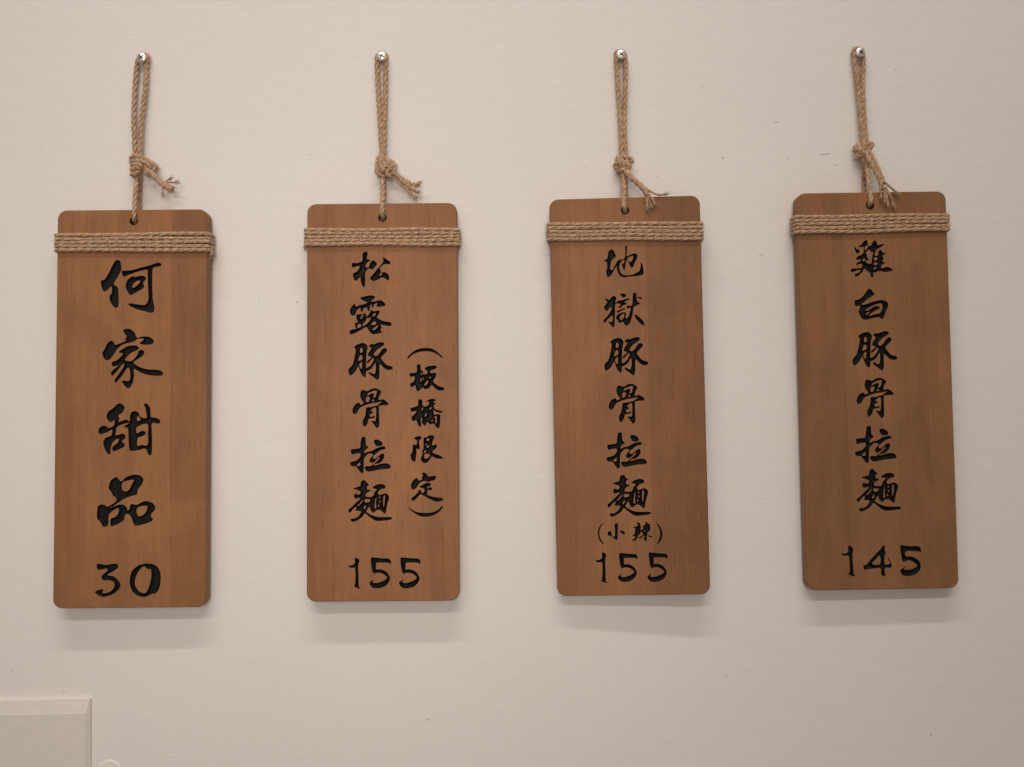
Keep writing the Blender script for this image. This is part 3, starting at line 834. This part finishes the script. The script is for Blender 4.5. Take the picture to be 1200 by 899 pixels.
    f = S['front']
    nb = H + R_CORD * 0.85
    fr = [at(f[0][0], f[0][1] - 9, 0.0085)] + [at(*f[0], 0.011), at(*f[1], 0.5 * (0.011 + nb)), at(*f[2], nb), at(f[3][0], f[3][1] - 2, nb - 0.0008),
          hf + Vector((0, 0.004, 0.0006)), hf + Vector((0, 0.012, -0.0004))]
    cord.rope([tuple(p) for p in fr], R_CORD * 0.92, 0.020, False, 1.0, hand=1)
    b = S['back']
    hb = H - BT - R_CORD * 0.9
    bk = [at(b[0][0], b[0][1] - 9, 0.0085), at(*b[0], 0.0075), at(*b[1], max(hb, 0.0028)), at(*b[2], max(hb, 0.0026)), hf + Vector((0, BT + 0.0012, 0.002)), hf + Vector((0, BT - 0.003, 0))]
    cord.rope([tuple(p) for p in bk], R_CORD * 0.92, 0.020, False, 1.0, hand=1)
    cobj = cord.build('hanging_cord', M_ROPE, root, RI)

    kx0, ky0, kzm = S['kz']
    kn = Geo()
    for j, poly in enumerate(S['knot']):
        pp = [(kx0 + x / kzm, ky0 + y / kzm) for x, y in P(poly)]
        m = len(pp)
        pts = []
        last = j >= len(S['knot']) - 2
        for i, (x, y) in enumerate(pp):
            u = i / (m - 1)
            h = (0.0085 + 0.0005 * j) + (0.0055 if not last else 0.002) * math.sin(math.pi * u)
            pts.append(tuple(at(x, y, h)))
        p0, p1 = pts[0], pts[-1]
        pts = [(p0[0], p0[1] + 0.004, p0[2])] + pts + [(p1[0], p1[1] + 0.003, p1[2])]
        kn.rope(pts, R_CORD * 0.88, 0.017, False, 1.0, hand=1)
    kn.build('knot', M_ROPE, cobj, RI)

    tl = Geo()
    for j, (poly, sc_) in enumerate(S['tails']):
        pp = [(kx0 + x / kzm, ky0 + y / kzm) for x, y in P(poly)]
        pts = []
        for i, (x, y) in enumerate(pp):
            u = i / (len(pp) - 1)
            below = y > S['corners'][0][1] - 8
            h = 0.0125 + 0.004 * u + 0.0008 * math.sin(j * 2.1)
            if below: h = max(h, H + 0.0022 + 0.0005 * (j % 2))
            elif S is SIGNS[2] or S is SIGNS[3]: h = h + (H + 0.002 - h) * max(0, min(1, (y - ky0 - 15) / 45))
            pts.append(tuple(at(x, y, h)))
        if sc_ > 0.64:
            path = tl.rope(pts, R_CORD * sc_, 0.02, False, 1.6, hand=1, strands=3 if sc_ > 0.76 else 2)
        else:
            path = smooth_path(pts, 0.0015)
            tl.tube(path + rng.normal(0, 0.00008, path.shape), R_CORD * sc_ * 0.72, 6, taper=lambda u: 1.05 - 0.35 * u)
            tl.tube(path + rng.normal(0, 0.00012, path.shape) + np.array([0.0005, -0.0006, 0.0004]), R_CORD * sc_ * 0.6, 6, taper=lambda u: 1.0 - 0.3 * u)
        e, d = path[-1], path[-1] - path[-3]
        d = d / np.linalg.norm(d)
        for _ in range(48):                                           # loose fibre ends
            dd = d + rng.normal(0, 0.38, 3)
            dd[1] = -abs(dd[1]) * 0.4
            st = e - d * random.uniform(0, 0.004) + rng.normal(0, 0.0006, 3)
            ln = random.uniform(0.002, 0.0042)
            tl.tube([st, st + dd * ln * 0.5, st + dd * ln + rng.normal(0, 0.0004, 3)], random.uniform(0.00007, 0.00014), 3)
    tl.build('frayed_end', M_ROPE, cobj, RI)


# ------------------------------------------------------------------ screws in the wall
SCREW_LABELS = ['zinc cross-head screw carrying the plaque of four large characters', 'zinc cross-head screw carrying the plaque with the bracketed side column',
                'zinc cross-head screw carrying the plaque with tiny brackets above 155', 'zinc cross-head screw carrying the darkest of the plaques']


def make_screw(px, py, spin, label, tilt):
    p = at(px, py, 0.0115)
    p.y = 0.0
    o = bpy.data.objects.new('wall_screw', None)
    C.objects.link(o)
    o.empty_display_size = 0.01
    o.location = p
    o.rotation_euler = (math.radians(90 + tilt[0]), 0, math.radians(tilt[1]))    # local z points out of the wall
    tag(o, label, 'screw', 'screws in the wall above the plaques')
    # head: domed pan with a cross recess
    rh, zt = 0.0047, 0.0126
    n = 28
    circ = [np.array((rh * 0.93 * math.cos(2 * math.pi * i / n), rh * 0.93 * math.sin(2 * math.pi * i / n))) for i in range(n)]
    w, l = 0.00055, 0.0027
    cs, sn = math.cos(spin), math.sin(spin)
    cross = [(w, w), (w, l), (-w, l), (-w, w), (-l, w), (-l, -w), (-w, -w), (-w, -l), (w, -l), (w, -w), (l, -w), (l, w)]
    cross = [np.array((x * cs - y * sn, x * sn + y * cs)) for x, y in cross]
    mid = [np.array((r * rh * math.cos(2 * math.pi * (i + .5) / 20), r * rh * math.sin(2 * math.pi * (i + .5) / 20))) for r in (0.55, 0.72, 0.85) for i in range(20)]
    V = circ + cross + mid
    m = len(cross)
    E = [(i, (i + 1) % n) for i in range(n)] + [(n + i, n + (i + 1) % m) for i in range(m)]
    res = delaunay_2d_cdt([Vector(v) for v in V], E, [], 0, 1e-8)
    co = np.array([tuple(v) for v in res[0]])
    dome = lambda r: zt - 0.0010 * (r / rh) ** 2
    ca = np.array(cross)
    vs = [(x, y, dome(math.hypot(x, y))) for x, y in co]
    fs, cf = [], []
    for t in res[2]:
        a, b, c = co[list(t)]
        t = tuple(t) if np.cross(b - a, c - a) > 0 else (t[0], t[2], t[1])
        (cf if inside(co[list(t)].mean(0)[None], ca)[0] else fs).append(t)
    idx = {}
    for i, src in enumerate(res[3]):
        for s_ in src: idx[s_] = i
    rim = [idx[i] for i in range(n)]
    rings = [rim]
    for r, z in ((1.0, dome(rh) - 0.0006), (0.97, dome(rh) - 0.0015), (0.5, dome(rh) - 0.0017)):
        s0 = len(vs)
        vs += [(r * rh * math.cos(2 * math.pi * i / n), r * rh * math.sin(2 * math.pi * i / n), z) for i in range(n)]
        rings.append(list(range(s0, s0 + n)))
    for A, B in zip(rings, rings[1:]):
        for i in range(n):
            j = (i + 1) % n
            fs.append((A[i], B[i], B[j], A[j]))
    mesh_obj('screw_head', vs, fs, M_ZINC, o, True)
    used = sorted({i for t in cf for i in t})
    mp = {q: i for i, q in enumerate(used)}
    rv = [(co[i][0] * 0.6, co[i][1] * 0.6, zt - 0.0016) for i in used]
    rf = [tuple(mp[i] for i in t) for t in cf]
    cid = [idx[n + i] for i in range(m)]
    s0 = len(rv)
    rv += [(co[i][0], co[i][1], dome(0)) if False else vs[i] for i in cid]
    for i in range(m):
        j = (i + 1) % m
        rf.append((s0 + j, s0 + i, mp[cid[i]], mp[cid[j]]))
    mesh_obj('cross_recess', rv, rf, M_SLOT, o)
    # threaded shank
    sh = Geo()
    zs = np.arange(-0.004, zt - 0.0025, 0.0003)
    sv, sf, sides = [], [], 14
    for a, z in enumerate(zs):
        for q in range(sides):
            an = 2 * math.pi * q / sides
            r = 0.0019 + 0.00025 * math.sin(2 * math.pi * z / 0.0014 + an)
            sv.append((r * math.cos(an), r * math.sin(an), z))
    for a in range(len(zs) - 1):
        for q in range(sides):
            e = (q + 1) % sides
            sf.append((a * sides + q, a * sides + e, (a + 1) * sides + e, (a + 1) * sides + q))
    mesh_obj('shank', sv, sf, M_ZINC, o, True)


for S, lab, spin, tilt in zip(SIGNS, SCREW_LABELS, (0.75, 1.15, 0.8, 0.85), ((3, -2), (2, 2), (4, 1), (5, 4))):
    make_screw(*S['screw'], spin, lab, tilt)

# ------------------------------------------------------------------ white cover plate and plug at the lower left
pr, pt = at(107.5, 860, 0.003), at(60, 820.0, 0.003)
x1, z1 = pr.x, pt.z
x0, z0 = x1 - 0.30, z1 - 0.24
h = 0.0065
cover = bpy.data.objects.new('cover_plate', None)
C.objects.link(cover)
cover.empty_display_size = 0.02
cover.location = ((x0 + x1) / 2, 0, z0)
cover.rotation_euler = (0, math.radians(-0.35), 0)
tag(cover, 'white plastic cover plate with a raised rim, low on the wall', 'cover plate')
hw, hh = (x1 - x0) / 2, z1 - z0
btop, bside = 0.0135, 0.0034
vs = [(-hw, 0.001, 0), (hw, 0.001, 0), (hw, 0.001, hh), (-hw, 0.001, hh),
      (-hw, -0.0018, 0), (hw, -0.0018, 0), (hw, -0.0036, hh - 0.0006), (-hw, -0.0036, hh - 0.0006),
      (-hw + bside, -h, btop), (hw - bside, -h, btop), (hw - bside, -h, hh - btop), (-hw + bside, -h, hh - btop)]
fs = [(3, 2, 1, 0)]
for i in range(4):
    j = (i + 1) % 4
    fs += [(i, j, 4 + j, 4 + i), (4 + i, 4 + j, 8 + j, 8 + i)]
mesh_obj('rim', vs, fs, M_PLASTIC, cover)
q = 0.0003
pv = [(-hw + bside, -h, btop), (hw - bside, -h, btop), (hw - bside, -h, hh - btop), (-hw + bside, -h, hh - btop),
      (-hw + bside + q, -h - q, btop + q), (hw - bside - q, -h - q, btop + q), (hw - bside - q, -h - q, hh - btop - q), (-hw + bside + q, -h - q, hh - btop - q)]
pf = [(4, 5, 6, 7)] + [(i, (i + 1) % 4, 4 + (i + 1) % 4, 4 + i) for i in range(4)]
mesh_obj('panel', pv, pf, M_PLASTIC, cover)

cp = at(127, 906, 0.003)
vs, fs, n = [], [], 40
prof = [(0.0122, -0.001), (0.0119, 0.0004), (0.0112, 0.0010), (0.0100, 0.0012), (0.0088, 0.0010), (0.0074, 0.0011), (0.004, 0.0013), (0.0008, 0.0013)]
for r, y in prof:
    vs += [(r * math.cos(2 * math.pi * i / n), -y, r * math.sin(2 * math.pi * i / n)) for i in range(n)]
for k in range(len(prof) - 1):
    for i in range(n):
        j = (i + 1) % n
        fs.append((k * n + i, k * n + j, (k + 1) * n + j, (k + 1) * n + i))
fs.append(tuple((len(prof) - 1) * n + i for i in range(n)))
plug = mesh_obj('wall_plug', vs, fs, M_WALL, None, True)
plug.location = (cp.x, 0, cp.z)
tag(plug, 'round painted wall plug beside the white cover plate', 'wall plug')
